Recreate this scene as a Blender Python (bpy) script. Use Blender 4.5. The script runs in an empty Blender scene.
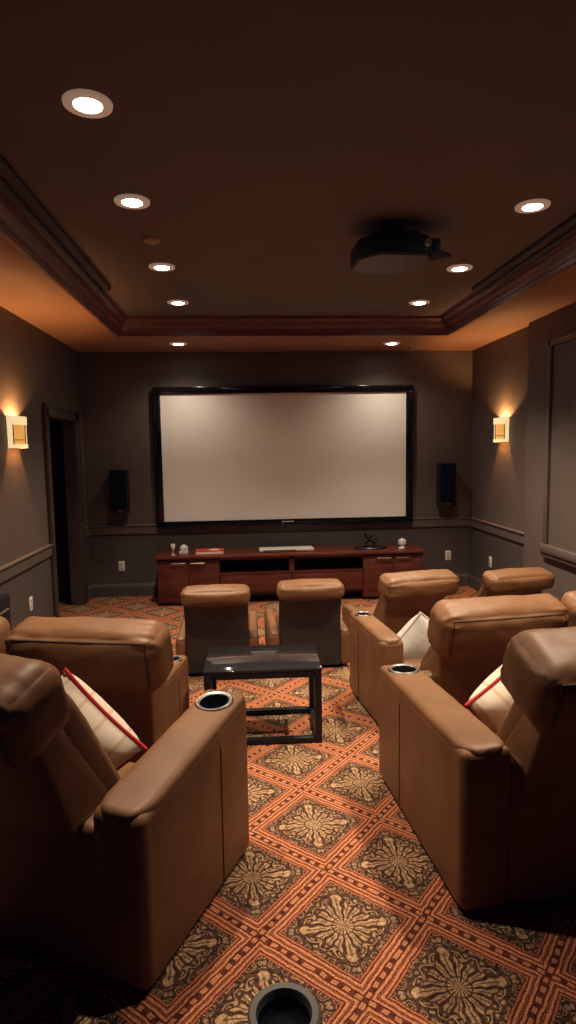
import bpy, bmesh, math, random
from mathutils import Vector, Matrix, Euler, noise
random.seed(7)
C = bpy.context.scene.collection
PI = math.pi
R = math.radians

# ------------------------------------------------------------------ materials
class S:
    """tiny expression wrapper round shader math nodes"""
    def __init__(s, nt, out): s.nt, s.o = nt, out
    def _m(s, op, *a):
        n = s.nt.nodes.new('ShaderNodeMath'); n.operation = op
        for i, v in enumerate((s,) + a):
            if isinstance(v, S): s.nt.links.new(v.o, n.inputs[i])
            else: n.inputs[i].default_value = v
        return S(s.nt, n.outputs[0])
    def __add__(s, b): return s._m('ADD', b)
    def __sub__(s, b): return s._m('SUBTRACT', b)
    def __mul__(s, b): return s._m('MULTIPLY', b)
    def __truediv__(s, b): return s._m('DIVIDE', b)
    def abs(s): return s._m('ABSOLUTE')
    def sin(s): return s._m('SINE')
    def cos(s): return s._m('COSINE')
    def max(s, b): return s._m('MAXIMUM', b)
    def min(s, b): return s._m('MINIMUM', b)
    def frac(s): return s._m('FRACT')
    def sqrt(s): return s._m('SQRT')
    def atan2(s, b): return s._m('ARCTAN2', b)
    def step(s, lo, hi):                      # smooth 0..1 between lo and hi
        n = s.nt.nodes.new('ShaderNodeMapRange'); n.interpolation_type = 'SMOOTHSTEP'
        s.nt.links.new(s.o, n.inputs[0])
        for i, v in ((1, lo), (2, hi)):
            if isinstance(v, S): s.nt.links.new(v.o, n.inputs[i])
            else: n.inputs[i].default_value = v
        return S(s.nt, n.outputs[0])
    def band(s, lo, hi, e=.006): return s.step(lo - e, lo + e) * (s.step(hi - e, hi + e) * -1.0 + 1.0)

def base_mat(name, col, rough=.5, metal=0., spec=.5, emit=None, estr=0., trans=0., coat=0.):
    m = bpy.data.materials.new(name); m.use_nodes = True
    b = m.node_tree.nodes['Principled BSDF']
    b.inputs['Base Color'].default_value = (*col, 1)
    b.inputs['Roughness'].default_value = rough
    b.inputs['Metallic'].default_value = metal
    b.inputs['Specular IOR Level'].default_value = spec
    b.inputs['Transmission Weight'].default_value = trans
    b.inputs['Coat Weight'].default_value = coat
    if emit:
        b.inputs['Emission Color'].default_value = (*emit, 1)
        b.inputs['Emission Strength'].default_value = estr
    return m

def noise_node(nt, scale, detail=3, rough=.5, coord='Object', stretch=None, kind='ShaderNodeTexNoise'):
    tc = nt.nodes.new('ShaderNodeTexCoord')
    n = nt.nodes.new(kind)
    n.inputs['Scale'].default_value = scale
    if kind == 'ShaderNodeTexNoise':
        n.inputs['Detail'].default_value = detail; n.inputs['Roughness'].default_value = rough
    src = tc.outputs[coord]
    if stretch:
        mp = nt.nodes.new('ShaderNodeMapping'); mp.inputs['Scale'].default_value = stretch
        nt.links.new(src, mp.inputs[0]); src = mp.outputs[0]
    nt.links.new(src, n.inputs['Vector'])
    return n

def vary(m, c1, c2, scale, stretch=None, bump=0., bscale=None, detail=4, dist=.01):
    nt = m.node_tree; b = nt.nodes['Principled BSDF']
    n = noise_node(nt, scale, detail, stretch=stretch)
    r = nt.nodes.new('ShaderNodeValToRGB')
    r.color_ramp.elements[0].position = .35; r.color_ramp.elements[0].color = (*c1, 1)
    r.color_ramp.elements[1].position = .65; r.color_ramp.elements[1].color = (*c2, 1)
    nt.links.new(n.outputs[0], r.inputs[0]); nt.links.new(r.outputs[0], b.inputs['Base Color'])
    if bump:
        n2 = noise_node(nt, bscale or scale * 4, 4, stretch=stretch)
        bp = nt.nodes.new('ShaderNodeBump'); bp.inputs['Strength'].default_value = bump; bp.inputs['Distance'].default_value = dist
        nt.links.new(n2.outputs[0], bp.inputs['Height']); nt.links.new(bp.outputs[0], b.inputs['Normal'])
    return m

M = {}
M['wall'] = vary(base_mat('taupe wall paint', (.1, .08, .07), .55), (.108, .086, .073), (.12, .096, .083), 3, bump=.08, bscale=160, dist=.002)
M['wain'] = vary(base_mat('wainscot paint', (.08, .065, .058), .5), (.082, .069, .063), (.092, .077, .07), 3, bump=.05, bscale=160, dist=.002)
M['trim'] = vary(base_mat('trim paint', (.1, .08, .07), .4), (.112, .09, .08), (.126, .101, .089), 5)
M['ceil'] = vary(base_mat('brown ceiling paint', (.1, .07, .05), .75), (.15, .12, .1), (.168, .134, .112), 2)
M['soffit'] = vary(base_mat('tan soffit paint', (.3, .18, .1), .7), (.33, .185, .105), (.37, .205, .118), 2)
M['crown'] = vary(base_mat('dark crown wood', (.1, .04, .025), .4), (.13, .055, .036), (.19, .08, .052), 4, stretch=(1, 1, 6))
M['crown_wide'] = vary(base_mat('dark tray board', (.05, .03, .025), .5), (.04, .026, .02), (.052, .034, .028), 4)
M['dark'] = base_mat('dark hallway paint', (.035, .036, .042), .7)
M['door_dark'] = vary(base_mat('dark casing paint', (.07, .05, .04), .4), (.062, .045, .037), (.078, .056, .046), 5)
M['black'] = base_mat('black plastic', (.012, .013, .016), .42)
M['gloss_black'] = base_mat('gloss black', (.006, .006, .008), .16, spec=.35, coat=.15)
M['speaker'] = vary(base_mat('speaker cloth', (.012, .014, .02), .9, spec=.1), (.004, .006, .012), (.008, .010, .018), 300, bump=.3, bscale=600, dist=.001)
M['metal_black'] = base_mat('black steel', (.018, .017, .018), .38, metal=.3)
M['chrome'] = base_mat('brushed steel', (.3, .28, .265), .42, metal=1.)
M['silver'] = base_mat('silver plastic', (.62, .57, .52), .4, metal=.2)
M['cup'] = base_mat('black cup liner', (.01, .011, .014), .18)
M['rubber'] = base_mat('grey rubber', (.075, .066, .06), .55)
M['screen'] = vary(base_mat('projection fabric', (.78, .76, .74), .75, spec=.2), (.77, .765, .76), (.8, .795, .79), 2)
M['white'] = base_mat('white plastic', (.75, .72, .68), .4)
M['lamp_trim'] = base_mat('lamp ring with painted glow', (.4, .3, .24), .5, emit=(1, .62, .42), estr=.2)  # weak emission stands in for lamp light falling on the trim ring
M['lamp_glow'] = base_mat('lamp lens', (1, .9, .75), .4, emit=(1, .86, .66), estr=28)
M['vent'] = base_mat('vent paint', (.42, .3, .22), .6)
M['glass'] = base_mat('crystal', (.95, .95, .95), .05, trans=.45, spec=.8)
M['red_book'] = base_mat('red book cover', (.5, .05, .03), .4)
M['paper'] = base_mat('page paper', (.75, .68, .6), .6)
M['bronze'] = base_mat('dark bronze', (.02, .018, .018), .35, metal=.5)
M['proj_bottom'] = base_mat('projector underside', (.12, .11, .115), .5)
M['table_glass'] = base_mat('smoked table glass', (.02, .019, .02), .07, coat=.5)
M['seam'] = base_mat('leather seam', (.05, .028, .015), .6)
M['handle'] = base_mat('dull bronze handle', (.2, .14, .1), .3, metal=.8)
M['amber'] = None

def wood():
    m = base_mat('cherry wood', (.12, .03, .016), .3, coat=.15)
    return vary(m, (.075, .019, .011), (.13, .034, .019), 3.5, stretch=(1, 6, 9), detail=6)
M['wood'] = wood()

def leather():
    m = base_mat('tan leather', (.3, .17, .08), .5, spec=.36)
    nt = m.node_tree; b = nt.nodes['Principled BSDF']
    n = noise_node(nt, 5, 3); r = nt.nodes.new('ShaderNodeValToRGB')
    r.color_ramp.elements[0].color = (.148, .070, .030, 1); r.color_ramp.elements[1].color = (.198, .096, .043, 1)
    r.color_ramp.elements[0].position = .3; r.color_ramp.elements[1].position = .7
    nt.links.new(n.outputs[0], r.inputs[0]); nt.links.new(r.outputs[0], b.inputs['Base Color'])
    big = noise_node(nt, 7, 2, .45); v = noise_node(nt, 260, kind='ShaderNodeTexVoronoi')
    b1 = nt.nodes.new('ShaderNodeBump'); b1.inputs['Strength'].default_value = .15; b1.inputs['Distance'].default_value = .02
    b2 = nt.nodes.new('ShaderNodeBump'); b2.inputs['Strength'].default_value = .16; b2.inputs['Distance'].default_value = .002
    nt.links.new(big.outputs[0], b1.inputs['Height']); nt.links.new(v.outputs['Distance'], b2.inputs['Height'])
    nt.links.new(b1.outputs[0], b2.inputs['Normal']); nt.links.new(b2.outputs[0], b.inputs['Normal'])
    return m
M['leather'] = leather()
M['leather_shaded'] = vary(base_mat('tan leather back painted in shade', (.04, .028, .02), .5), (.028, .0235, .02), (.038, .032, .027), 6, bump=.15, bscale=220, dist=.002)  # shade put into the colour: darker leather for the front-row back shells

def pillow_mat(name, ground, stripe, freq, amt):
    m = base_mat(name, ground, .85, spec=.2)
    nt = m.node_tree; b = nt.nodes['Principled BSDF']
    tc = nt.nodes.new('ShaderNodeTexCoord'); sp = nt.nodes.new('ShaderNodeSeparateXYZ')
    nt.links.new(tc.outputs['Object'], sp.inputs[0])
    x = S(nt, sp.outputs[0]); w = (x * freq).sin()
    k = w.step(.86, .95) * amt
    mx = nt.nodes.new('ShaderNodeMix'); mx.data_type = 'RGBA'
    mx.inputs['A'].default_value = (*ground, 1); mx.inputs['B'].default_value = (*stripe, 1)
    nt.links.new(k.o, mx.inputs['Factor']); nt.links.new(mx.outputs['Result'], b.inputs['Base Color'])
    n2 = noise_node(nt, 400, 2); bp = nt.nodes.new('ShaderNodeBump'); bp.inputs['Strength'].default_value = .2; bp.inputs['Distance'].default_value = .002
    nt.links.new(n2.outputs[0], bp.inputs['Height']); nt.links.new(bp.outputs[0], b.inputs['Normal'])
    return m
M['cream'] = pillow_mat('cream striped cotton', (.72, .62, .5), (.6, .3, .2), 62, .55)
M['grey_cloth'] = pillow_mat('grey white cotton', (.5, .47, .43), (.4, .38, .35), 70, .5)
M['red_cord'] = base_mat('red piping cord', (.45, .02, .02), .7)
M['grey_cord'] = base_mat('pale piping cord', (.6, .56, .5), .7)

def amber_mat():
    m = base_mat('amber glass', (.8, .5, .2), .35, emit=(1, .5, .13), estr=.8)
    nt = m.node_tree; b = nt.nodes['Principled BSDF']
    n = noise_node(nt, 22, 3); r = nt.nodes.new('ShaderNodeValToRGB')
    r.color_ramp.elements[0].color = (.6, .2, .03, 1); r.color_ramp.elements[1].color = (1, .5, .12, 1)
    nt.links.new(n.outputs[0], r.inputs[0]); nt.links.new(r.outputs[0], b.inputs['Emission Color'])
    return m
M['amber'] = amber_mat()
M['pale_glow'] = base_mat('pale lit glass', (.9, .75, .45), .35, emit=(1, .8, .42), estr=.8)

def carpet():
    m = base_mat('patterned carpet', (.3, .15, .08), .95, spec=.08)
    nt = m.node_tree; b = nt.nodes['Principled BSDF']
    tc = nt.nodes.new('ShaderNodeTexCoord')
    # slight weave distortion of the drawing
    nz = nt.nodes.new('ShaderNodeTexNoise'); nz.inputs['Scale'].default_value = 22; nz.inputs['Detail'].default_value = 2
    nt.links.new(tc.outputs['Object'], nz.inputs['Vector'])
    sub = nt.nodes.new('ShaderNodeVectorMath'); sub.operation = 'SUBTRACT'; sub.inputs[1].default_value = (.5, .5, .5)
    nt.links.new(nz.outputs['Color'], sub.inputs[0])
    scl = nt.nodes.new('ShaderNodeVectorMath'); scl.operation = 'SCALE'; scl.inputs['Scale'].default_value = .014
    nt.links.new(sub.outputs[0], scl.inputs[0])
    add = nt.nodes.new('ShaderNodeVectorMath'); add.operation = 'ADD'
    nt.links.new(tc.outputs['Object'], add.inputs[0]); nt.links.new(scl.outputs[0], add.inputs[1])
    sp = nt.nodes.new('ShaderNodeSeparateXYZ'); nt.links.new(add.outputs[0], sp.inputs[0])
    X, Y = S(nt, sp.outputs[0]) - .312, S(nt, sp.outputs[1]) - 2.03
    ang = math.radians(-41); T = .43
    u = ((X * math.cos(ang) + Y * math.sin(ang)) * (1 / T) + 100.5).frac() - .5
    v = ((Y * math.cos(ang) - X * math.sin(ang)) * (1 / T) + 100.5).frac() - .5
    a, c = u.abs(), v.abs()
    mx, mn = a.max(c), a.min(c)
    r = (u * u + v * v).sqrt(); th = u.atan2(v)
    # medallion: long petals, longest towards the tile corners, with veins
    s2 = (th * 2.0).sin().abs()
    R = s2 * s2 * .13 + (th * 8.0).cos() * .035 + .2
    inside = (r - R).step(-.008, .012) * -1.0 + 1.0
    pet = (th * 16.0 + (r * 55.0).sin() * .5).cos().step(-.65, -.15)
    vein = (th * 16.0).cos().step(.8, .97) * r.step(.1, .14) * (r.step(.3, .34) * -1.0 + 1.0)
    gap = r.band(.088, .1, .006).max(((r - R) * 1.0).band(-.075, -.06, .006) * .6)
    rose = (th * 8.0).cos().step(-.7, -.2).max(r.step(.035, .02))
    flower = inside * pet * (vein * -.8 + 1.0) * (gap * -1.0 + 1.0)
    cv = nt.nodes.new('ShaderNodeCombineXYZ'); nt.links.new(mx.o, cv.inputs[0]); nt.links.new(mn.o, cv.inputs[1])
    cn = nt.nodes.new('ShaderNodeTexNoise'); cn.inputs['Scale'].default_value = 11; cn.inputs['Detail'].default_value = .6
    nt.links.new(cv.outputs[0], cn.inputs['Vector'])
    curl = ((S(nt, cn.outputs[0]) * 7.0).frac() - .5).abs()
    scroll = (curl.step(.14, .24) * -1.0 + 1.0) * (r - R).step(.015, .03)
    gold = flower.max(scroll * .75)
    inner = mx.step(.362, .368) * -1.0 + 1.0
    gold = gold * inner * (mx.band(.335, .352, .004) * -.5 + 1.0)
    # border band
    along = (mn * 60.0).sin()
    dash = mx.band(.482, .5, .003) * along.step(-.2, .15)
    red = mx.band(.372, .388, .003).max(mx.band(.428, .436, .003) * .7)
    orange = mx.band(.402, .422, .003).max(mx.band(.446, .466, .003)).max(dash * .9)
    fib = nt.nodes.new('ShaderNodeTexNoise'); fib.inputs['Scale'].default_value = 170; fib.inputs['Detail'].default_value = 3
    nt.links.new(tc.outputs['Object'], fib.inputs['Vector'])
    fv = S(nt, fib.outputs[0]).step(.3, .62)
    mot = nt.nodes.new('ShaderNodeTexNoise'); mot.inputs['Scale'].default_value = 55; mot.inputs['Detail'].default_value = 3
    nt.links.new(tc.outputs['Object'], mot.inputs['Vector'])
    mv = S(nt, mot.outputs[0]).step(.38, .6)
    def mix(A, B, f):
        n = nt.nodes.new('ShaderNodeMix'); n.data_type = 'RGBA'
        for k, vv in (('A', A), ('B', B)):
            if isinstance(vv, tuple): n.inputs[k].default_value = (*vv, 1)
            else: nt.links.new(vv, n.inputs[k])
        nt.links.new(f.o, n.inputs['Factor']); return n.outputs['Result']
    ground = mix((.052, .03, .022), (.15, .075, .045), inner * mv * .55)
    bandg = mix((.075, .026, .018), (.14, .042, .026), mv)
    col = mix(bandg, ground, inner)
    col = mix(col, (.52, .33, .18), gold * (mv * .35 + .65))
    col = mix(col, (.42, .135, .07), red)
    col = mix(col, (.56, .23, .11), orange)
    dk = nt.nodes.new('ShaderNodeMix'); dk.data_type = 'RGBA'; dk.blend_type = 'MULTIPLY'
    dk.inputs['Factor'].default_value = 1.0
    nt.links.new(col, dk.inputs['A'])
    g = mix((.5, .48, .46), (1.15, 1.12, 1.1), fv); nt.links.new(g, dk.inputs['B'])
    nt.links.new(dk.outputs['Result'], b.inputs['Base Color'])
    bp = nt.nodes.new('ShaderNodeBump'); bp.inputs['Strength'].default_value = .5; bp.inputs['Distance'].default_value = .006
    nt.links.new(fib.outputs[0], bp.inputs['Height']); nt.links.new(bp.outputs[0], b.inputs['Normal'])
    return m
M['carpet'] = carpet()

# ------------------------------------------------------------------ mesh helpers
def box(bm, x0, x1, y0, y1, z0, z1, bev=0., seg=2):
    g = bmesh.ops.create_cube(bm, size=1, matrix=Matrix.Translation(((x0+x1)/2, (y0+y1)/2, (z0+z1)/2)) @ Matrix.Diagonal((x1-x0, y1-y0, z1-z0, 1)))
    if bev:
        es = list({e for v in g['verts'] for e in v.link_edges})
        bmesh.ops.bevel(bm, geom=es, offset=bev, segments=seg, affect='EDGES', profile=.5)
    return g
def prism(bm, poly, x0, x1, bev=0., seg=3, axis='x'):
    """extrude a closed polygon; axis x: poly is (y,z); axis z: poly is (x,y); axis y: poly is (x,z)"""
    def P(p, t):
        return (t, p[0], p[1]) if axis == 'x' else ((p[0], p[1], t) if axis == 'z' else (p[0], t, p[1]))
    a = [bm.verts.new(P(p, x0)) for p in poly]; b = [bm.verts.new(P(p, x1)) for p in poly]
    fs = [bm.faces.new(a), bm.faces.new(list(reversed(b)))]
    for i in range(len(poly)):
        j = (i+1) % len(poly); fs.append(bm.faces.new((a[j], a[i], b[i], b[j])))
    bmesh.ops.recalc_face_normals(bm, faces=fs)
    if bev:
        es = list({e for v in a + b for e in v.link_edges})
        bmesh.ops.bevel(bm, geom=es, offset=bev, segments=seg, affect='EDGES', profile=.5)
def lathe(bm, prof, n=32, loc=(0, 0, 0)):
    rings = []
    for r, z in prof:
        if r < 1e-6: rings.append([bm.verts.new((loc[0], loc[1], loc[2]+z))])
        else: rings.append([bm.verts.new((loc[0]+r*math.cos(2*PI*i/n), loc[1]+r*math.sin(2*PI*i/n), loc[2]+z)) for i in range(n)])
    fs = []
    for A, B in zip(rings, rings[1:]):
        for i in range(n):
            j = (i+1) % n
            q = [A[i % len(A)], A[j % len(A)], B[j % len(B)], B[i % len(B)]]
            u = []
            for v in q:
                if v not in u: u.append(v)
            if len(u) > 2: fs.append(bm.faces.new(u))
    bmesh.ops.recalc_face_normals(bm, faces=fs)
def tube(bm, pts, r, n=8, closed=False):
    pts = [Vector(p) for p in pts]; N = len(pts); rings = []; up = Vector((0.13, .21, .97))
    for i, p in enumerate(pts):
        if closed: d = pts[(i+1) % N] - pts[i-1]
        else: d = pts[min(i+1, N-1)] - pts[max(i-1, 0)]
        d.normalize(); s = d.cross(up)
        if s.length < .05: s = d.cross(Vector((1, 0, 0)))
        s.normalize(); t = s.cross(d)
        rings.append([bm.verts.new(p + r*(math.cos(2*PI*k/n)*s + math.sin(2*PI*k/n)*t)) for k in range(n)])
    fs = []
    for i in range(N if closed else N-1):
        A, B = rings[i], rings[(i+1) % N]
        for k in range(n): fs.append(bm.faces.new((A[k], A[(k+1) % n], B[(k+1) % n], B[k])))
    if not closed: fs.append(bm.faces.new(rings[0])); fs.append(bm.faces.new(list(reversed(rings[-1]))))
    bmesh.ops.recalc_face_normals(bm, faces=fs)
def obj(name, bm, mat, parent=None, smooth=True, label=None, angle=40):
    me = bpy.data.meshes.new(name); bm.to_mesh(me); bm.free()
    o = bpy.data.objects.new(name, me); C.objects.link(o)
    for mm in (mat if isinstance(mat, (list, tuple)) else [mat]): me.materials.append(mm)
    if smooth:
        try: me.shade_smooth()
        except Exception:
            for p in me.polygons: p.use_smooth = True
        try: me.set_sharp_from_angle(angle=math.radians(angle))
        except Exception: pass
    if parent: o.parent = parent
    if label: o['label'] = label
    return o
def tag(o, label, cat, group=None, kind=None):
    o['label'] = label; o['category'] = cat
    if group: o['group'] = group
    if kind: o['kind'] = kind
    return o
def thing(name, label, cat, loc=(0, 0, 0), rotz=0., group=None):
    o = bpy.data.objects.new(name, None); o.empty_display_size = .1; C.objects.link(o)
    o.location = loc; o.rotation_euler = (0, 0, rotz)
    return tag(o, label, cat, group)
def struct(name, bm, mat, label=None, smooth=False):
    o = obj(name, bm, mat, None, smooth); o['kind'] = 'structure'
    if label: o['label'] = label
    return o
B = bmesh.new

class Pad:
    """rounded, slightly swollen cushion shape; cube-surface points (-1..1) map onto it"""
    def __init__(s, hx, hy, hz, r, bulge=(0, 0, 0), wr=0., seed=0, gather=0., fn=None):
        s.h = Vector((hx, hy, hz)); s.r = r; s.b = bulge; s.wr = wr; s.seed = seed; s.g = gather; s.fn = fn
    def map(s, p, lift=0.):
        h, r = s.h, s.r
        q = Vector((p[0]*h.x, p[1]*h.y, p[2]*h.z))
        inn = Vector([max(-(h[i]-min(r, h[i])), min(h[i]-min(r, h[i]), q[i])) for i in range(3)])
        d = q - inn
        if d.length > 1e-7:
            n = d.normalized(); out = inn + n*r
        else: n = Vector((0, 0, 1)); out = q
        for i in range(3):
            j, k = (i+1) % 3, (i+2) % 3
            w = (1-min(1, p[j]**2)) * (1-min(1, p[k]**2))
            out[i] += s.b[i] * w * (p[i])
        if s.wr: out += n * s.wr * noise.fractal(Vector((q.x*9+s.seed, q.y*16, q.z*16)), 1., 2., 3)
        if s.g:
            e = max(0, (abs(p[0])-.62)/.38)
            a = math.atan2(q.y, q.z)
            out += n * s.g * e*(1.2-e) * math.sin(a*17 + s.seed)
        out += n*lift
        if s.fn: out = s.fn(out)
        return out
    def bm(s, nx=20, ny=10, nz=10, mat=None):
        bm = B(); cache = {}
        def V(i, j, k):
            key = (i, j, k)
            if key not in cache:
                def w(t): # denser near the borders
                    return math.sin(t*PI/2)*.6 + t*.4
                p = (w(2*i/nx-1), w(2*j/ny-1), w(2*k/nz-1))
                v = s.map(p); cache[key] = bm.verts.new(mat @ v if mat else v)
            return cache[key]
        for i in range(nx):
            for j in range(ny):
                bm.faces.new((V(i, j, 0), V(i, j+1, 0), V(i+1, j+1, 0), V(i+1, j, 0)))
                bm.faces.new((V(i, j, nz), V(i+1, j, nz), V(i+1, j+1, nz), V(i, j+1, nz)))
        for i in range(nx):
            for k in range(nz):
                bm.faces.new((V(i, 0, k), V(i+1, 0, k), V(i+1, 0, k+1), V(i, 0, k+1)))
                bm.faces.new((V(i, ny, k), V(i, ny, k+1), V(i+1, ny, k+1), V(i+1, ny, k)))
        for j in range(ny):
            for k in range(nz):
                bm.faces.new((V(0, j, k), V(0, j, k+1), V(0, j+1, k+1), V(0, j+1, k)))
                bm.faces.new((V(nx, j, k), V(nx, j+1, k), V(nx, j+1, k+1), V(nx, j, k+1)))
        bmesh.ops.recalc_face_normals(bm, faces=bm.faces)
        return bm
def bool_cut(o, cutter_bm):
    me = bpy.data.meshes.new('tmp'); cutter_bm.to_mesh(me); cutter_bm.free()
    c = bpy.data.objects.new('tmp', me); C.objects.link(c)
    par = o.parent; o.parent = None
    m = o.modifiers.new('b', 'BOOLEAN'); m.object = c; m.operation = 'DIFFERENCE'; m.solver = 'EXACT'
    dg = bpy.context.evaluated_depsgraph_get(); dg.update()
    new = bpy.data.meshes.new_from_object(o.evaluated_get(dg))
    old = o.data; o.modifiers.clear(); o.data = new; bpy.data.meshes.remove(old)
    bpy.data.objects.remove(c); bpy.data.meshes.remove(me); o.parent = par

# ------------------------------------------------------------------ room shell
XL, XR, D, YB = -1.865, 2.725, 7.31, -1.3
ZS, ZC = 2.845, 3.005
TL, TR, D2, YN = -1.23, 2.085, 6.27, -.4
XP, YP = 2.665, 5.72                     # thicker right wall, its end
DY0, DY1, DZ = 6.0, 6.93, 2.05           # doorway on the left wall

bm = B(); box(bm, XL-1.4, XR+.2, YB-.2, D+.2, -.1, 0); struct('floor', bm, M['carpet'], 'patterned carpet with red and gold diamond tiles')
bm = B(); box(bm, XL-.2, XR+.2, D, D+.15, 0, 3.2); struct('wall_back', bm, M['wall'], 'dark taupe wall behind the screen')
bm = B(); box(bm, XL-.2, XR+.2, YB-.15, YB, 0, 3.2); struct('wall_front', bm, M['dark'])
bm = B()
box(bm, XL-.12, XL, YB, DY0, 0, 3.1); box(bm, XL-.12, XL, DY1, D, 0, 3.1); box(bm, XL-.12, XL, DY0, DY1, DZ, 3.1)
struct('wall_left', bm, M['wall'], 'dark taupe wall with the doorway')
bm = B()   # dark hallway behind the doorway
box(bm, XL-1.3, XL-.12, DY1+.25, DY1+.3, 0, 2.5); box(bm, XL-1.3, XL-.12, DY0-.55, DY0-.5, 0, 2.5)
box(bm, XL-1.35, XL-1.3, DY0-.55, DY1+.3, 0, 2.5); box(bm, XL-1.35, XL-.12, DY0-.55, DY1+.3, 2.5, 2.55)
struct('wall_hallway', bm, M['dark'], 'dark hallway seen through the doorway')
bm = B(); box(bm, XR, XR+.12, YP-.3, D, 0, 3.1); box(bm, XP, XR+.12, YB, YP, 0, 3.1)
struct('wall_right', bm, M['wall'], 'dark taupe wall with a thicker panelled stretch near the viewer')
bm = B(); box(bm, TL-.1, TR+.1, YN-.1, D2+.1, ZC, ZC+.1); struct('ceiling', bm, M['ceil'], 'dark brown recessed tray ceiling')
bm = B()
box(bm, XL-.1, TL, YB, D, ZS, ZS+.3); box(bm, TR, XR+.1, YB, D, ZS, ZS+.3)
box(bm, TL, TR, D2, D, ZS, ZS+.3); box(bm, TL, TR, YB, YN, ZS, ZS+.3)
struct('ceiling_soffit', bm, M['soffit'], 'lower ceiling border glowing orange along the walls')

def ring_mould(prof, x0, x1, y0, y1):
    bm = B(); loops = []
    for o, z in prof:
        loops.append([bm.verts.new(p) for p in ((x0+o, y0+o, z), (x1-o, y0+o, z), (x1-o, y1-o, z), (x0+o, y1-o, z))])
    fs = []
    for a, b in zip(loops, loops[1:] + loops[:1]):
        for i in range(4):
            j = (i+1) % 4; fs.append(bm.faces.new((a[i], a[j], b[j], b[i])))
    bmesh.ops.recalc_face_normals(bm, faces=fs); return bm
cp = [(-.004, ZS-.012), (.018, ZS-.012), (.02, ZS+.02), (.03, ZS+.024), (.032, ZS+.05), (.05, ZS+.075), (.056, ZS+.082), (.058, ZS+.1),
      (.08, ZS+.125), (.098, ZS+.138), (.1, ZC-.002), (-.004, ZC-.002)]
struct('trim_1', ring_mould(cp, TL, TR, YN, D2), M['crown'], 'stepped dark red-brown crown moulding round the tray ceiling', True)
for i, (s, X) in enumerate(((1, TL), (-1, TR))):     # wider boards along both sides of the tray
    bm = B(); xs = sorted((X + s*.09, X + s*.2)); box(bm, xs[0], xs[1], YN+.1, 5.1, ZC-.035, ZC-.001, .008)
    xs = sorted((X + s*.09, X + s*.14)); box(bm, xs[0], xs[1], YN+.1, 5.1, ZC-.06, ZC-.03, .008)
    struct('trim_%d' % (i+2), bm, M['crown_wide'], 'dark board beside the crown moulding on the tray ceiling', True)

def rail_prof(z0, z1, d): # (depth, z)
    return [(0, z0), (d*.6, z0), (d*.66, z0+.008), (d*.66, z1-.026), (d*.95, z1-.016), (d, z1-.006), (d*.9, z1), (0, z1)]
def run_x(bm, prof, x0, x1, y):      # along x, sticking out towards -y
    prism(bm, [(y-d, z) for d, z in prof], x0, x1)
def run_y(bm, prof, y0, y1, x, s):   # along y, sticking out by s
    prism(bm, [(x+s*d, z) for d, z in prof], y0, y1, axis='y')
rp = rail_prof(.745, .857, .038); bp = [(0, 0), (.02, 0), (.02, .12), (.012, .14), (.006, .155), (0, .155)]
bm = B(); run_x(bm, rp, XL, XR, D); struct('trim_4', bm, M['trim'], 'chair rail on the wall behind the screen')
bm = B(); run_y(bm, rp, YB, DY0-.12, XL, 1); run_y(bm, rp, DY1+.12, D, XL, 1); struct('trim_5', bm, M['trim'], 'chair rail on the doorway wall')
bm = B(); run_y(bm, rp, YP, D, XR, -1); struct('trim_6', bm, M['trim'], 'chair rail on the right wall')
bm = B(); run_x(bm, bp, XL, XR, D); struct('baseboard_back', bm, M['wain'])
bm = B(); run_y(bm, bp, YB, DY0-.12, XL, 1); run_y(bm, bp, DY1+.12, D, XL, 1); struct('baseboard_left', bm, M['wain'])
bm = B(); run_y(bm, bp, YP, D, XR, -1); run_y(bm, bp, YB, YP, XP, -1); struct('baseboard_right', bm, M['wain'])
# wainscot sheets below the rail
bm = B(); box(bm, XL, XR, D-.006, D, .15, .75); struct('wall_back_wainscot', bm, M['wain'])
bm = B(); box(bm, XL, XL+.006, YB, DY0-.1, .15, .75); box(bm, XL, XL+.006, DY1+.1, D, .15, .75); struct('wall_left_wainscot', bm, M['wain'])
bm = B(); box(bm, XR-.006, XR, YP, D, .15, .75); struct('wall_right_wainscot', bm, M['wain'])
# big picture-frame panel on the thick right wall
PY0, PY1, PZ0, PZ1 = 3.2, 5.29, .82, 2.6
bm = B()
for (y0, y1, z0, z1) in ((PY0, PY0+.07, PZ0, PZ1), (PY1-.06, PY1, PZ0, PZ1), (PY0, PY1, PZ1-.05, PZ1)):
    box(bm, XP-.03, XP, y0, y1, z0, z1, .008)
box(bm, XP-.05, XP, PY0-.05, PY1+.02, PZ0-.06, PZ0+.012, .01); box(bm, XP-.035, XP, PY0-.05, PY1+.02, PZ0-.1, PZ0-.05, .008)
struct('trim_7', bm, M['trim'], 'framed wall panel moulding on the right wall', True)
bm = B(); box(bm, XP-.006, XP, PY0+.05, PY1-.05, PZ0, PZ1-.04); struct('wall_right_panel', bm, M['wall'])

# doorway casing
bm = B()
for (y0, y1) in ((DY0-.11, DY0), (DY1, DY1+.11)):
    box(bm, XL-.13, XL+.028, y0, y1, 0, DZ+.1, .008)
box(bm, XL-.13, XL+.028, DY0-.11, DY1+.11, DZ, DZ+.1, .008)
for (y0, y1) in ((DY0-.12, DY0-.09), (DY1+.09, DY1+.12)):
    box(bm, XL, XL+.04, y0, y1, 0, DZ+.11, .006)
box(bm, XL, XL+.04, DY0-.12, DY1+.12, DZ+.085, DZ+.115, .006)
struct('door_1', bm, M['door_dark'], 'dark brown casing of the open doorway', True)

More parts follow.
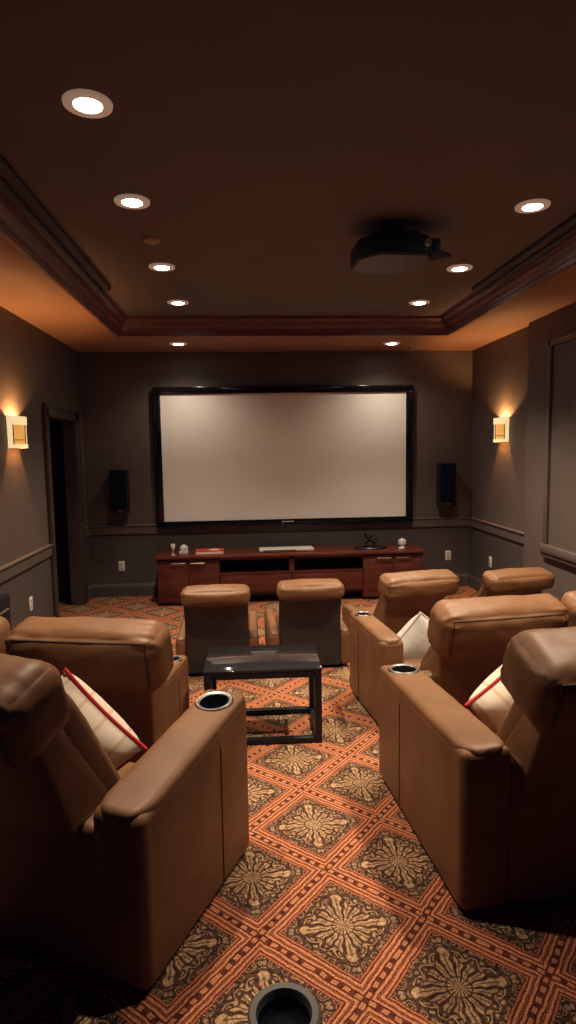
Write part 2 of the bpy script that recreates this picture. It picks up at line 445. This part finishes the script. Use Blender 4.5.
# ------------------------------------------------------------------ ceiling fixtures and light
def spot(name, loc, energy, col, angle, blend=.8, size=.05, rot=(0, 0, 0)):
    l = bpy.data.lights.new(name, 'SPOT'); l.energy = energy; l.color = col; l.spot_size = math.radians(angle)
    l.spot_blend = blend; l.shadow_soft_size = size
    o = bpy.data.objects.new(name, l); C.objects.link(o); o.location = loc; o.rotation_euler = rot
    return o
WARM = (1.0, .80, .58)
def downlight(x, y, z, label, energy, angle=104):
    t = thing('recessed_downlight', label, 'ceiling light', (x, y, z), 0, 'recessed ceiling lights')
    bm = B(); lathe(bm, [(.046, .002), (.053, -.009), (.055, -.011), (.085, -.011), (.09, -.009), (.092, 0.0)], 36); obj('trim_ring', bm, M['lamp_trim'], t)
    bm = B(); lathe(bm, [(.053, -.006), (.05, -.0115), (.035, -.014), (0, -.0145)], 28); obj('lens', bm, M['lamp_glow'], t)
    spot('downlight_lamp', (x, y, z-.045), energy, WARM, angle, 1.0, .032)
E0 = 215
downlight(-.56, 2.49, ZC, 'nearest and largest recessed ceiling light of the left row', E0*.85)
downlight(-.56, 3.40, ZC, 'second recessed ceiling light of the left row, beyond the largest one', E0*.85)
downlight(-.56, 4.55, ZC, 'third recessed ceiling light of the left row, near the crown moulding', E0*.85)
downlight(-.56, 5.60, ZC, 'fourth recessed ceiling light of the left row, just before the crown moulding', E0*.85)
downlight(1.59, 2.49, ZC, 'recessed ceiling light above the large right recliner', E0*1.2)
downlight(1.59, 3.40, ZC, 'brightest recessed ceiling light near the right edge beyond the projector', E0*1.2)
downlight(1.59, 4.55, ZC, 'recessed ceiling light just right of the projector bracket', E0*1.2)
downlight(1.59, 5.60, ZC, 'recessed ceiling light of the right row just before the crown moulding', E0*1.2)
downlight(-.685, 6.74, ZS, 'small recessed light in the soffit over the left part of the screen', E0*.165, 140)
downlight(1.62, 6.77, ZS, 'small recessed light in the soffit over the right part of the screen', E0*.165, 140)

def vent(x, y, label):
    t = thing('ceiling_vent', label, 'vent', (x, y, ZS), 0, 'soffit vents')
    bm = B()
    for (a, b, c, d) in ((-.13, .13, -.07, -.055), (-.13, .13, .055, .07), (-.13, -.115, -.07, .07), (.115, .13, -.07, .07)):
        box(bm, a, b, c, d, -.008, 0, .002)
    obj('frame', bm, M['vent'], t)
    bm = B()
    for k in range(5): box(bm, -.115, .115, -.047+k*.022, -.036+k*.022, -.005, 0)
    obj('grille', bm, M['vent'], t)
vent(-1.046, 7.02, 'rectangular air vent in the soffit left of the screen')
vent(2.02, 7.08, 'rectangular air vent in the soffit right of the screen')
bm = B(); lathe(bm, [(.0, -.024), (.03, -.024), (.05, -.015), (.055, 0)], 24); o = obj('smoke_detector', bm, M['vent']); o.location = (-.544, 3.98, ZC)
tag(o, 'small round detector on the ceiling between the left row lights', 'detector')
bm = B(); lathe(bm, [(.0, -.03), (.008, -.03), (.01, -.012), (.022, -.008), (.024, 0)], 16); o = obj('sprinkler_head', bm, M['vent']); o.location = (-.95, 4.93, ZC)
tag(o, 'tiny round sprinkler head on the ceiling near the left crown moulding', 'sprinkler')

# ------------------------------------------------------------------ sconces
def sconce(x, y, s, label, e=36.):
    """s: direction out from the wall along x"""
    z0 = 1.75; h = .25
    t = thing('wall_sconce', label, 'wall lamp', (x, y, z0), 0, 'glowing wall sconces')
    bm = B(); box(bm, *sorted((0, s*.012)), -.1, .1, .0, h, .003); obj('back_plate', bm, M['handle'], t)
    def shell_bm(z0, z1, f0, f1, d0, th=.006):
        """bowed strip of the shade between two angles (0 = near side, 180 = far side)"""
        bm = B(); n = max(4, int((f1-f0)/6)); pts = []
        for k in range(n+1):
            a = R(f0+(f1-f0)*k/n); pts.append((-math.cos(a)*(.115+d0), (.1+d0)*max(0, math.sin(a))**.8, -math.cos(a)*(.115+d0-th), max(.0005, (.1+d0-th)*max(0, math.sin(a))**.8)))
        A = [[bm.verts.new((s*p[1]+s*.003, p[0], z)) for p in pts] for z in (z0, z1)]
        Bk = [[bm.verts.new((s*p[3]+s*.003, p[2], z)) for p in pts] for z in (z0, z1)]
        for i in range(n):
            bm.faces.new((A[0][i], A[0][i+1], A[1][i+1], A[1][i])); bm.faces.new((Bk[0][i], Bk[0][i+1], Bk[1][i+1], Bk[1][i]))
            bm.faces.new((A[1][i], A[1][i+1], Bk[1][i+1], Bk[1][i])); bm.faces.new((A[0][i], A[0][i+1], Bk[0][i+1], Bk[0][i]))
        for i in (0, n): bm.faces.new((A[0][i], A[1][i], Bk[1][i], Bk[0][i]))
        bmesh.ops.recalc_face_normals(bm, faces=bm.faces); return bm
    obj('glass_shade', shell_bm(.03, h-.06, 0, 180, 0), M['amber'], t)
    obj('upper_band', shell_bm(h-.066, h, 0, 180, .004), M['pale_glow'], t, label='bright pale band along the top of the shade')
    obj('lower_band', shell_bm(0, .03, 0, 180, .004), M['pale_glow'], t, label='bright pale strip along the bottom of the shade')
    for a, b in ((0, 17), (84, 96), (163, 180)): obj('side_strip', shell_bm(.028, h-.064, a, b, .003), M['pale_glow'], t)
    for a, b in ((17, 21), (80, 84), (96, 100), (159, 163)): obj('metal_strip', shell_bm(.028, h-.064, a, b, .005), M['handle'], t)
    bm = shell_bm(.062, .067, 17, 84, .005); obj('cross_strip', bm, M['handle'], t)
    bm = shell_bm(.062, .067, 96, 163, .005); obj('cross_strip', bm, M['handle'], t)
    l = bpy.data.lights.new('sconce_bulb', 'POINT'); l.energy = e; l.color = (1, .5, .19); l.shadow_soft_size = .014
    lo = bpy.data.objects.new('sconce_bulb', l); C.objects.link(lo); lo.location = (x+s*.055, y, z0+h-.055)
sconce(XL, 5.13, 1, 'glowing amber glass sconce on the left wall beside the doorway')
sconce(XR, 6.36, -1, 'glowing amber glass sconce on the right wall past the panelled stretch')

# ------------------------------------------------------------------ screen and speakers
t = thing('projection_screen', 'large blank projection screen in a glossy black frame on the far wall', 'projection screen', (.47, D, 1.63))
sx, sz0, sz1 = 1.52, -.815, .812
bm = B()
for (x0, x1, z0, z1) in ((-sx, sx, .732, sz1), (-sx, sx, sz0, -.742), (-sx, -1.435, -.742, .732), (1.435, sx, -.742, .732)):
    box(bm, x0, x1, -.085, -.001, z0, z1, .006)
obj('frame', bm, M['gloss_black'], t)
bm = B(); box(bm, -1.437, 1.437, -.06, -.045, -.744, .734); obj('screen_fabric', bm, M['screen'], t)
bm = B(); box(bm, -.06, .085, -.089, -.084, -.775, -.765, .002); obj('name_badge', bm, M['silver'], t, label='small silver name strip under the screen')
bm = B(); box(bm, -.055, -.045, -.089, -.084, -.802, -.794, .002); obj('indicator_light', bm, M['silver'], t)

def speaker(x, z0, z1, label):
    t = thing('wall_speaker', label, 'speaker', (x, D, z0), 0, 'speakers beside the screen')
    h = z1-z0; w = .1
    bm = B(); prism(bm, [(-w, .0+.03), (-w+.03, 0), (w-.03, 0), (w, .03), (w, h), (-w, h)], -.15, -.03, .008, 2, 'y'); obj('cabinet', bm, M['black'], t)
    bm = B(); prism(bm, [(-w+.008, .07), (w-.008, .07), (w-.008, h-.01), (-w+.008, h-.01)], -.158, -.148, .004, 2, 'y'); obj('grille', bm, M['speaker'], t)
    bm = B(); box(bm, -.012, .022, -.156, -.149, .036, .056, .003); obj('badge', bm, M['chrome'], t)
    bm = B(); box(bm, -.04, .04, -.04, 0, h*.4, h*.7, .004); obj('bracket', bm, M['black'], t)
speaker(-1.46, .985, 1.505, 'slim black speaker on the far wall left of the screen')
speaker(2.39, .985, 1.52, 'slim black speaker on the far wall right of the screen')

def outlet(loc, axis, label, switch=False):
    t = thing('wall_outlet', label, 'outlet', loc, axis, 'white outlet plates')
    bm = B(); box(bm, -.036, .036, -.007, 0, -.06, .06, .003); obj('plate', bm, M['white'], t)
    for z in (-.024, .024):
        bm = B(); box(bm, -.017, .017, -.0085, -.005, z-.016, z+.016, .002); obj('socket', bm, M['silver'], t)
outlet((-1.49, D-.006, .365), 0, 'white outlet plate on the far wall under the left speaker')
outlet((2.45, D-.006, .385), 0, 'white outlet plate on the far wall under the right speaker')
outlet((XL+.006, 5.29, .43), R(90), 'white outlet plate on the left wall before the doorway')
outlet((XR-.006, 6.65, .415), R(-90), 'white outlet plate on the right wall below the sconce')

# ------------------------------------------------------------------ media console
t = thing('media_console', 'long cherry wood media console under the projection screen', 'media console', (.49, 0, 0))
yf, yb = 6.75, 7.28
bm = B(); box(bm, -1.52, 1.52, yf-.03, yb, .525, .555, .008); obj('console_top', bm, M['wood'], t)
bm = B()
box(bm, -1.49, -.8, yf+.02, yb, .03, .525); box(bm, .8, 1.49, yf+.02, yb, .03, .525)         # side cupboards
box(bm, -.8, .8, yb-.03, yb, .1, .525); box(bm, -.8, .8, yf+.03, yb, .1, .13)                 # back and bottom of the middle bay
box(bm, -.8, .8, yf+.02, yb, .33, .352); box(bm, -.03, .03, yf+.02, yb, .35, .525)            # shelf, divider
box(bm, -.8, .8, yf+.02, yf+.06, .495, .525)
box(bm, -1.48, -.82, yf+.05, yb-.02, 0, .03); box(bm, .82, 1.48, yf+.05, yb-.02, 0, .03); box(bm, -.8, .8, yf+.25, yb-.02, 0, .1)
obj('carcass', bm, M['wood'], t, smooth=False)
bm = B(); box(bm, -.8, .8, yb-.036, yb-.03, .352, .5); obj('shelf_lining', bm, M['black'], t)
for x0, x1, hx in ((-1.485, -1.15, 1), (-1.142, -.807, -1), (.807, 1.142, 1), (1.15, 1.485, -1)):
    bm = B(); box(bm, x0, x1, yf, yf+.022, .04, .515, .004); box(bm, x0+.055, x1-.055, yf-.004, yf+.01, .095, .46, .004)
    d = obj('door', bm, M['wood'], t)
    bm = B(); e = x1-.02 if hx > 0 else x0+.02; s = -1 if hx > 0 else 1
    tube(bm, [(e, yf-.002, .478), (e, yf-.026, .478), (e+s*.16, yf-.026, .478), (e+s*.16, yf-.002, .478)], .006); obj('handle', bm, M['handle'], d)
for x0, x1 in ((-.795, -.004), (.004, .795)):
    bm = B(); box(bm, x0, x1, yf, yf+.022, .135, .325, .004); d = obj('drawer', bm, M['wood'], t)
    bm = B(); lathe(bm, [(0, .02), (.012, .018), (.014, .012), (.006, .0)], 12)
    bmesh.ops.rotate(bm, verts=bm.verts, cent=(0, 0, 0), matrix=Matrix.Rotation(PI/2, 3, 'X')); bmesh.ops.translate(bm, verts=bm.verts, vec=(.62 if x0 > 0 else -.62, yf, .235)); obj('knob', bm, M['handle'], d)
ZT = .555
# things on the console
bm = B(); lathe(bm, [(0, 0), (.026, 0), (.026, .004), (.007, .012), (.006, .05), (.02, .07), (.026, .1), (.024, .125), (.021, .125), (.018, .075), (0, .06)], 20)
o = obj('goblet', bm, M['glass']); o.location = (-.83, 6.86, ZT); tag(o, 'slim clear glass goblet at the left end of the console', 'glass')
bm = B(); bmesh.ops.create_icosphere(bm, subdivisions=1, radius=.055); bmesh.ops.translate(bm, verts=bm.verts, vec=(0, 0, .052)); box(bm, -.05, .05, -.045, .045, 0, .03, .006)
bm2 = bm; o = obj('crystal_ornament', bm2, M['glass'], smooth=False); o.location = (-.72, 6.95, ZT); tag(o, 'cube shaped crystal ornament beside the goblet on the console', 'ornament')
t2 = thing('red_book', 'red and white book lying on the left part of the console', 'book', (-.43, 6.92, ZT), R(4))
bm = B(); box(bm, -.16, .16, -.09, .09, 0, .006, .002); box(bm, -.16, .16, -.09, .09, .036, .042, .002); box(bm, -.16, -.153, -.09, .09, 0, .042, .002); obj('cover', bm, M['red_book'], t2)
bm = B(); box(bm, -.152, .155, -.085, .085, .006, .036); obj('pages', bm, M['paper'], t2)
bm = B(); prism(bm, [(-.02, -.05), (.1, -.06), (.12, .0), (.03, .02)], .042, .0435, axis='z'); obj('cover_picture', bm, M['paper'], t2)
t2 = thing('disc_player', 'flat silver player lying at the middle of the console', 'player', (.44, 6.95, ZT), R(2))
bm = B(); box(bm, -.31, .31, -.1, .1, .008, .034, .006); obj('case', bm, M['silver'], t2)
bm = B(); box(bm, -.27, .1, -.102, -.098, .015, .027, .001); obj('front_slot', bm, M['black'], t2)
for x in (-.26, .26):
    bm = B(); box(bm, x-.02, x+.02, -.06, .06, 0, .009); obj('foot', bm, M['black'], t2)
t2 = thing('dark_sculpture', 'small black sculpture on an oval base at the right part of the console', 'sculpture', (1.42, 6.95, ZT))
bm = B(); lathe(bm, [(0, 0), (.2, 0), (.205, .01), (.19, .022), (0, .026)], 32); bmesh.ops.scale(bm, verts=bm.verts, vec=(.92, .5, 1)); obj('base', bm, M['bronze'], t2)
bm = B(); tube(bm, [(-.05, 0, .02), (-.06, .01, .07), (-.02, .0, .1), (.0, 0, .14), (.04, .0, .16)], .016)
tube(bm, [(.03, 0, .02), (.05, 0, .06), (.0, 0, .1), (-.05, 0, .13), (-.07, 0, .17)], .013); tube(bm, [(.0, 0, .1), (.05, 0, .12), (.07, 0, .09)], .011)
obj('figure', bm, M['bronze'], t2)
bm = B(); bmesh.ops.create_icosphere(bm, subdivisions=1, radius=.05); bmesh.ops.scale(bm, verts=bm.verts, vec=(1.1, .8, 1)); bmesh.ops.translate(bm, verts=bm.verts, vec=(0, 0, .068))
lathe(bm, [(0, 0), (.045, 0), (.03, .012), (.015, .03), (0, .04)], 16)
o = obj('crystal_figurine', bm, M['glass'], smooth=False); o.location = (1.78, 6.93, ZT); tag(o, 'clear crystal figurine at the right end of the console', 'figurine')

# ------------------------------------------------------------------ projector
t = thing('ceiling_projector', 'black projector mounted under the tray ceiling', 'projector', (.89, 3.76, ZC), R(3))
w, d, c = .215, .2, .1
plan = [(-w, -d+c), (-w+c, -d), (w-.06, -d), (w, -d+.07), (w, d-.14), (w-.14, d), (-w+.08, d), (-w, d-.07)]
bm = B(); prism(bm, plan, -.205, -.095, .012, 3, 'z'); obj('body', bm, M['black'], t)
bm = B(); prism(bm, [(x*.95, y*.95) for x, y in plan], -.211, -.203, .003, 1, 'z'); obj('underside_panel', bm, M['proj_bottom'], t)
bm = B(); box(bm, -.14, .14, -.15, .12, -.095, -.06, .01); box(bm, -.05, .05, -.05, .05, -.06, 0, .006); obj('mount', bm, M['black'], t)
bm = B(); box(bm, .2, .27, -.12, -.02, -.17, -.09, .006); prism(bm, [(.2, -.1), (.27, -.11), (.37, -.03), (.25, .08), (.2, .05)], -.165, -.15, .003, 1, 'z'); obj('side_bracket', bm, M['black'], t)
bm = B(); lathe(bm, [(.0, .012), (.016, .012), (.024, .004), (.026, 0)], 20); bmesh.ops.rotate(bm, verts=bm.verts, cent=(0, 0, 0), matrix=Matrix.Rotation(PI/2, 3, 'X')); bmesh.ops.translate(bm, verts=bm.verts, vec=(.16, -.2, -.14)); obj('lens', bm, M['chrome'], t)

# ------------------------------------------------------------------ table
t = thing('coffee_table', 'low black table with a glossy top and open square frame', 'table', (.075, 3.64, 0), R(-1))
hw, hd, zt = .34, .225, .45
bm = B(); box(bm, -hw, hw, -hd, hd, zt-.014, zt, .003); obj('tabletop', bm, M['table_glass'], t)
for sx_ in (-1, 1):
    for sy_ in (-1, 1):
        bm = B(); x = sx_*(hw-.022); y = sy_*(hd-.022); box(bm, x-.02, x+.02, y-.02, y+.02, 0, zt-.014, .003); obj('leg', bm, M['metal_black'], t)
bm = B()
for y in (-hd+.022, hd-.022): box(bm, -hw+.04, hw-.04, y-.018, y+.018, zt-.054, zt-.014, .003)
for x in (-hw+.022, hw-.022): box(bm, x-.018, x+.018, -hd+.04, hd-.04, zt-.054, zt-.014, .003)
obj('upper_frame', bm, M['metal_black'], t)
bm = B()
for y in (-hd+.022, hd-.022): box(bm, -hw+.04, hw-.04, y-.018, y+.018, 0, .035, .003)
for x in (-hw+.022, hw-.022): box(bm, x-.018, x+.018, -hd+.04, hd-.04, 0, .035, .003)
obj('lower_frame', bm, M['metal_black'], t)

# ------------------------------------------------------------------ recliners
def recliner(label, x, y, deg, bw=.66, aw=.2, L=1.0, zf=.6, zr=.62, left=True, right=True, H=1.09, lean=1., hw=None, hh=.24, hd=.3, shw=None,
             cup=True, seed=0, seat=.44, shell_mat='leather', ay0=0., panel=.07, heady=0., piping=True, gather=.012, rear_open=False, wr=.005, headx=0.):
    t = thing('recliner', label, 'recliner', (x, y, 0), R(deg), 'tan leather theatre recliners')
    hw = hw or bw/2; shw = shw or bw/2-.04
    lm = M['leather']
    zs = H-hh*.7                                       # where the shell stops under the head cushion
    # outer back shell, leaning back from seat to head
    zb_ = seat+.04; yb_ = .305*lean+.12*(1-lean); yt_ = -.064*lean
    yk = yt_-.11*lean-.07*(1-lean)
    poly = [(.0, .02), (.0, zb_+.12), (yk, zs+.02), (yt_, zs), (yb_, zb_), (yb_, .02)]
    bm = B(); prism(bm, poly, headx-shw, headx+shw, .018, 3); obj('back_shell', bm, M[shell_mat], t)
    # base between the arms
    bm = B(); box(bm, -bw/2-.01, bw/2+.01, .015, L-.14, .02, seat-.12, .015, 2)
    box(bm, -bw/2-.02, bw/2+.02, .006, .12, .02, min(zr, zs)-panel, .03, 3); obj('base', bm, lm, t)
    # seat
    p = Pad(bw/2-.004, (L-.34)/2, .08, .05, (0, 0, .03), .004, seed); obj('seat', p.bm(16, 14, 6, Matrix.Translation((0, .27+(L-.34)/2, seat-.05))), lm, t)
    # folded footrest at the front
    p = Pad(bw/2-.006, .05, (seat-.14)/2, .03, (0, .02, 0), .003, seed+3); obj('footrest', p.bm(14, 6, 8, Matrix.Translation((0, L-.09, .04+(seat-.14)/2))), lm, t)
    # back cushion following the shell
    y0, z0 = yb_+.045, seat-.02; y1, z1 = yt_+.05, zs+.0
    ln = math.hypot(y1-y0, z1-z0); an = math.atan2(y0-y1, z1-z0)
    p = Pad(shw-.008, .06, ln/2, .045, (.0, .03, .0), .003, seed+1)
    bk = obj('backrest', p.bm(16, 8, 14, Matrix.Translation((headx, (y0+y1)/2, (z0+z1)/2)) @ Matrix.Rotation(an, 4, 'X')), lm, t)
    # head cushion
    cy, cz = yt_-.04+heady, H-hh/2; tilt = .35*lean
    p = Pad(hw, hd/2, hh/2, min(hd, hh)*.3, (.012, .02, .018), wr, seed+2, gather)
    mt = Matrix.Translation((headx, cy, cz)) @ Matrix.Rotation(tilt, 4, 'X')
    hd_o = obj('headrest', p.bm(34, 18, 18, mt), lm, t)
    bm = B(); pts = []
    e = .86
    for k in range(13): pts.append((-e, -.82+.0*k, -.9+1.75*k/12))
    for k in range(1, 24): pts.append((-e+2*e*k/24, -.82, .85))
    for k in range(13): pts.append((e, -.82, .85-1.75*k/12))
    # walk on the cushion's cube surface: rear face border
    P3 = [mt @ p.map((a, -1, b), .001) for a, _, b in pts]
    tube(bm, P3, .0045, 6)
    if not piping: bm.free()
    else: obj('piping', bm, M['seam'], hd_o)
    # arms
    for s, on in ((-1, left), (1, right)):
        if not on: continue
        xc = s*(bw/2+aw/2); nm = 'arm'
        def slope(v, a=zf, b=zr, L=L):
            k = (v.y)/L; top = b+(a-b)*max(0, min(1, k)); v = v.copy(); v.z = v.z*top/zz; return v
        zz = max(zf, zr)
        bm = B(); prism(bm, [(ay0, .015), (L, .015), (L, zf-.006), (ay0, zr-.006)], xc-aw/2, xc+aw/2, .036, 5); arm = obj('arm', bm, lm, t)
        ang = math.atan2(zf-zr, L-ay0)
        # padded top
        la = math.hypot(L-ay0, zf-zr)/2
        def stad(v, la=la, aw=aw):
            k = max(0., (-la+aw*.5-v.y)/(aw*.5)); v = v.copy(); v.x *= (1-.75*min(1, k)**2)**.5; return v
        p = Pad(aw/2-.003, la-.004, .03, .028, (0, 0, .006), .0015, seed+5+s, 0, stad)
        mt2 = Matrix.Translation((xc, (L+ay0)/2, (zf+zr)/2-.026)) @ Matrix.Rotation(ang, 4, 'X')
        pad = obj('arm_pad', p.bm(12, 26, 6, mt2), lm, arm)
        # seam lines on the outer side
        bm = B(); xo = xc+s*(aw/2+.0005)
        tube(bm, [(xo, L*.66, .04), (xo, L*.66, zr+(zf-zr)*.66-.08)], .0028, 6); obj('seam', bm, M['seam'], arm)
        if cup:
            rr = aw*.335; yc = L-.09-rr*.4; zc = zr+(zf-zr)*yc/L+.002
            mm = Matrix.Translation((xc, yc, zc)) @ Matrix.Rotation(ang, 4, 'X')
            cb = B(); lathe(cb, [(0, -.075), (rr*.9, -.075), (rr*.9, .08), (0, .08)], 28); cb.transform(mm)
            cb2 = cb.copy(); bool_cut(pad, cb); bool_cut(arm, cb2)
            ch = B(); lathe(ch, [(rr*.86, -.002), (rr*.87, .007), (rr*.95, .011), (rr*1.08, .011), (rr*1.16, .006), (rr*1.18, -.004), (rr*.9, -.006)], 36); ch.transform(mm)
            h = obj('cup_holder', ch, M['chrome'], arm, label='round steel rim of the cup holder')
            ch = B(); lathe(ch, [(rr*.9, .006), (rr*.84, -.004), (rr*.8, -.06), (rr*.7, -.068), (0, -.068)], 32); ch.transform(mm)
            # cup keeps within the rim: child of the holder is a sub-part's piece, so give it to the arm
            obj('cup_liner', ch, M['cup'], arm, label='black inside of the cup holder')
    # rear panel seam
    return t

def placed(rx, ry, deg, lx):
    """origin so that the local point (lx, 0) falls on (rx, ry)"""
    a = R(deg); return rx-math.cos(a)*lx, ry-math.sin(a)*lx

# nearest pair
x, y = placed(-.334, 1.774, -24.6, .30+.2); recliner('big tan recliner at the lower left with its back to the viewer', x, y, -24.6, bw=.6, L=.78, zf=.70, zr=.60, left=False, H=1.10, hw=.285, headx=.045, heady=-.08, shw=.2, hd=.25, seed=11, gather=.004, seat=.32)
x, y = placed(.736, 2.02, 5, -.33-.2); recliner('big tan recliner at the lower right with its back to the viewer', x, y, 5, bw=.66, L=1.0, zf=.6, zr=.635, H=1.045, hw=.385, shw=.29, seed=23, gather=.004, seat=.34)
# second row: two pairs of seats sharing their middle
recliner('tan recliner with wide puffy head cushion right behind the lower left pillow', -.86, 3.06, -12, bw=.5, aw=.13, L=.62, ay0=.16, zf=.5, zr=.5, left=False, H=.885, lean=.55, hw=.385, headx=.105, hh=.3, hd=.24, seed=31, shw=.28)
recliner('tan recliner at the far left edge of the second row', -1.49, 3.21, -12, bw=.56, aw=.1, L=.55, zf=.5, zr=.5, left=False, right=False, H=.885, lean=.55, hw=.29, hh=.3, hd=.24, seed=37, cup=False)
x, y = placed(.751, 3.477, 7, -.43-.15); recliner('tan recliner with wide puffy head cushion right behind the lower right pillow', x+.02, y, 7, bw=.86, aw=.15, L=.68, zf=.575, zr=.575, right=False, H=.795, lean=.8, hw=.405, headx=.115, shw=.33, hh=.3, hd=.24, seed=41, seat=.27, panel=.24)
recliner('tan recliner at the right edge of the second row', 2.27, 3.68, 7, bw=.62, aw=.1, L=.6, zf=.575, zr=.575, left=False, right=False, H=.795, lean=.8, hw=.36, hh=.28, hd=.24, seed=43, cup=False)
# front row
K = dict(shell_mat='leather_shaded', cup=False, hd=.2, heady=.025, piping=False); K2 = dict(cup=False, hd=.2, piping=False)
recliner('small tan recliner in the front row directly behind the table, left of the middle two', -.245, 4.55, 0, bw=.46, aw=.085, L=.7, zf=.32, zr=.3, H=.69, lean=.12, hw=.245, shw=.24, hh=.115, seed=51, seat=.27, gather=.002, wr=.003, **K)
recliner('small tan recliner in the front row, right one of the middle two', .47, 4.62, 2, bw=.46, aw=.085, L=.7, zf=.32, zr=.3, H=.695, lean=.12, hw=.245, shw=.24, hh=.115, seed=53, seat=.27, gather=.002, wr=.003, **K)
recliner('tan front row recliner straight ahead of the grey white pillow', 1.30, 4.68, 12, bw=.52, aw=.09, L=.7, zf=.34, zr=.32, H=.73, lean=.6, hw=.31, shw=.25, hh=.16, seed=57, seat=.28, gather=.006, wr=.006, **K2)
recliner('tan front row recliner nearest the right wall', 2.13, 4.75, 10, bw=.5, aw=.09, L=.7, zf=.34, zr=.32, H=.71, lean=.5, hw=.275, shw=.24, hh=.13, seed=59, seat=.28, gather=.002, wr=.004, **K2)

# ------------------------------------------------------------------ pillows
def pillow(label, loc, rot, size, mat, cord, seed, thick=.075):
    t = thing('throw_pillow', label, 'pillow', loc, 0, 'throw pillows on the recliners')
    t.rotation_euler = (Matrix.Rotation(R(rot[2]), 3, 'Z') @ Matrix.Rotation(R(rot[0]), 3, 'X') @ Matrix.Rotation(R(rot[1]), 3, 'Y')).to_euler()
    bm = B(); n = 18; G = {}
    h = size/2
    def edge(a, b):   # pulled-in sides, sharp corners
        k = .07
        return a*h*(1-k*(1-b*b)), b*h*(1-k*(1-a*a))
    for s in (1, -1):
        for i in range(n+1):
            for j in range(n+1):
                a, b = 2*i/n-1, 2*j/n-1
                if s < 0 and (i in (0, n) or j in (0, n)): G[s, i, j] = G[1, i, j]; continue
                xx, zz = edge(a, b)
                f = ((1-a*a)*(1-b*b))**.42
                w = .006*noise.fractal(Vector((xx*14+seed, zz*14, s)), 1., 2., 3)*f
                G[s, i, j] = bm.verts.new((xx, s*(thick*f)+w, zz))
        for i in range(n):
            for j in range(n):
                q = [G[s, i, j], G[s, i+1, j], G[s, i+1, j+1], G[s, i, j+1]]
                bm.faces.new(q if s < 0 else q[::-1])
    bmesh.ops.recalc_face_normals(bm, faces=bm.faces)
    obj('cover', bm, mat, t)
    pts = [(-1+2*k/n, -1) for k in range(n)] + [(1, -1+2*k/n) for k in range(n)] + [(1-2*k/n, 1) for k in range(n)] + [(-1, 1-2*k/n) for k in range(n)]
    bm = B(); tube(bm, [(edge(a, b)[0], 0, edge(a, b)[1]) for a, b in pts], .008, 8, True); obj('piping', bm, cord, t)
pillow('cream pillow with red piping on the lower left recliner', (-.70, 2.36, .585), (8, 47, -15), .43, M['cream'], M['red_cord'], 3, .14)
pillow('cream pillow with red piping on the lower right recliner', (1.215, 2.60, .545), (8, -37, 15), .42, M['cream'], M['red_cord'], 9, .14)
pillow('grey white pillow between two recliners on the right', (1.155, 4.0, .36), (20, -55, 12), .40, M['grey_cloth'], M['grey_cord'], 14, .13)

# ------------------------------------------------------------------ small floor pieces
t = thing('round_cup_holder', 'black round cup holder with thick grey rim standing on the carpet', 'cup holder', (.075, 1.625, 0))
bm = B(); lathe(bm, [(0, 0), (.095, 0), (.104, .06), (.106, .078), (.1, .084), (.082, .082), (.078, .07), (.075, .03)], 40); obj('rim', bm, M['rubber'], t)
bm = B(); lathe(bm, [(.079, .074), (.074, .03), (.06, .02), (.045, .022), (.03, .03), (0, .032)], 40); obj('cup_liner', bm, M['cup'], t)
t = thing('low_cabinet', 'black low cabinet against the left wall at the picture edge', 'cabinet', (XL+.008, 4.0, 0))
bm = B(); box(bm, 0, .2, -.12, .3, 0, .75, .008); obj('body', bm, M['black'], t)
bm = B(); box(bm, .2, .212, -.11, .29, .42, .735, .004); d = obj('drawer', bm, M['black'], t)
bm = B(); tube(bm, [(.21, .02, .66), (.232, .02, .66), (.232, .2, .66), (.21, .2, .66)], .007); obj('handle', bm, M['chrome'], d)

# ------------------------------------------------------------------ world, camera
w = bpy.data.worlds.new('World'); bpy.context.scene.world = w; w.use_nodes = True
w.node_tree.nodes['Background'].inputs[0].default_value = (1, .8, .62, 1); w.node_tree.nodes['Background'].inputs[1].default_value = .0
f, yaw, pit, rol = 615.26, .0672, .1002, -.0158
cy, sy, cp_, sp_ = math.cos(yaw), math.sin(yaw), math.cos(pit), math.sin(pit)
F = Vector((sy*cp_, cy*cp_, -sp_)); Rv = Vector((cy, -sy, 0)); U = Rv.cross(F)
c, s = math.cos(rol), math.sin(rol)
R2, U2 = c*Rv + s*U, -s*Rv + c*U
cam = bpy.data.cameras.new('camera'); co = bpy.data.objects.new('camera', cam); C.objects.link(co)
cam.sensor_fit = 'HORIZONTAL'; cam.sensor_width = 36; cam.lens = f/576*36; cam.clip_start = .02
mw = Matrix((R2, U2, -F)).transposed().to_4x4(); mw.translation = (0, 0, 1.7); co.matrix_world = mw
sc = bpy.context.scene; sc.camera = co
sc.view_settings.view_transform = 'Standard'; sc.view_settings.look = 'None'
sc.view_settings.exposure = 0; sc.view_settings.gamma = 1
vs = sc.view_settings; vs.use_curve_mapping = True
for ch, pts in ((0, ((0, 0), (.01, .0066), (.05, .043), (.2, .2), (1, 1))), (1, ((0, 0), (.01, .0078), (.05, .046), (.2, .2), (1, 1))), (2, ((0, .0007), (.01, .0098), (.05, .05), (.2, .205), (1, 1)))):
    cu = vs.curve_mapping.curves[ch]
    cu.points[0].location = pts[0]; cu.points[1].location = pts[-1]
    for p_ in pts[1:-1]: cu.points.new(*p_)
    for p_ in cu.points: p_.handle_type = 'VECTOR'
vs.curve_mapping.update()
sc.cycles.use_denoising = True
sc.cycles.max_bounces = 8; sc.cycles.diffuse_bounces = 5; sc.cycles.sample_clamp_indirect = 4
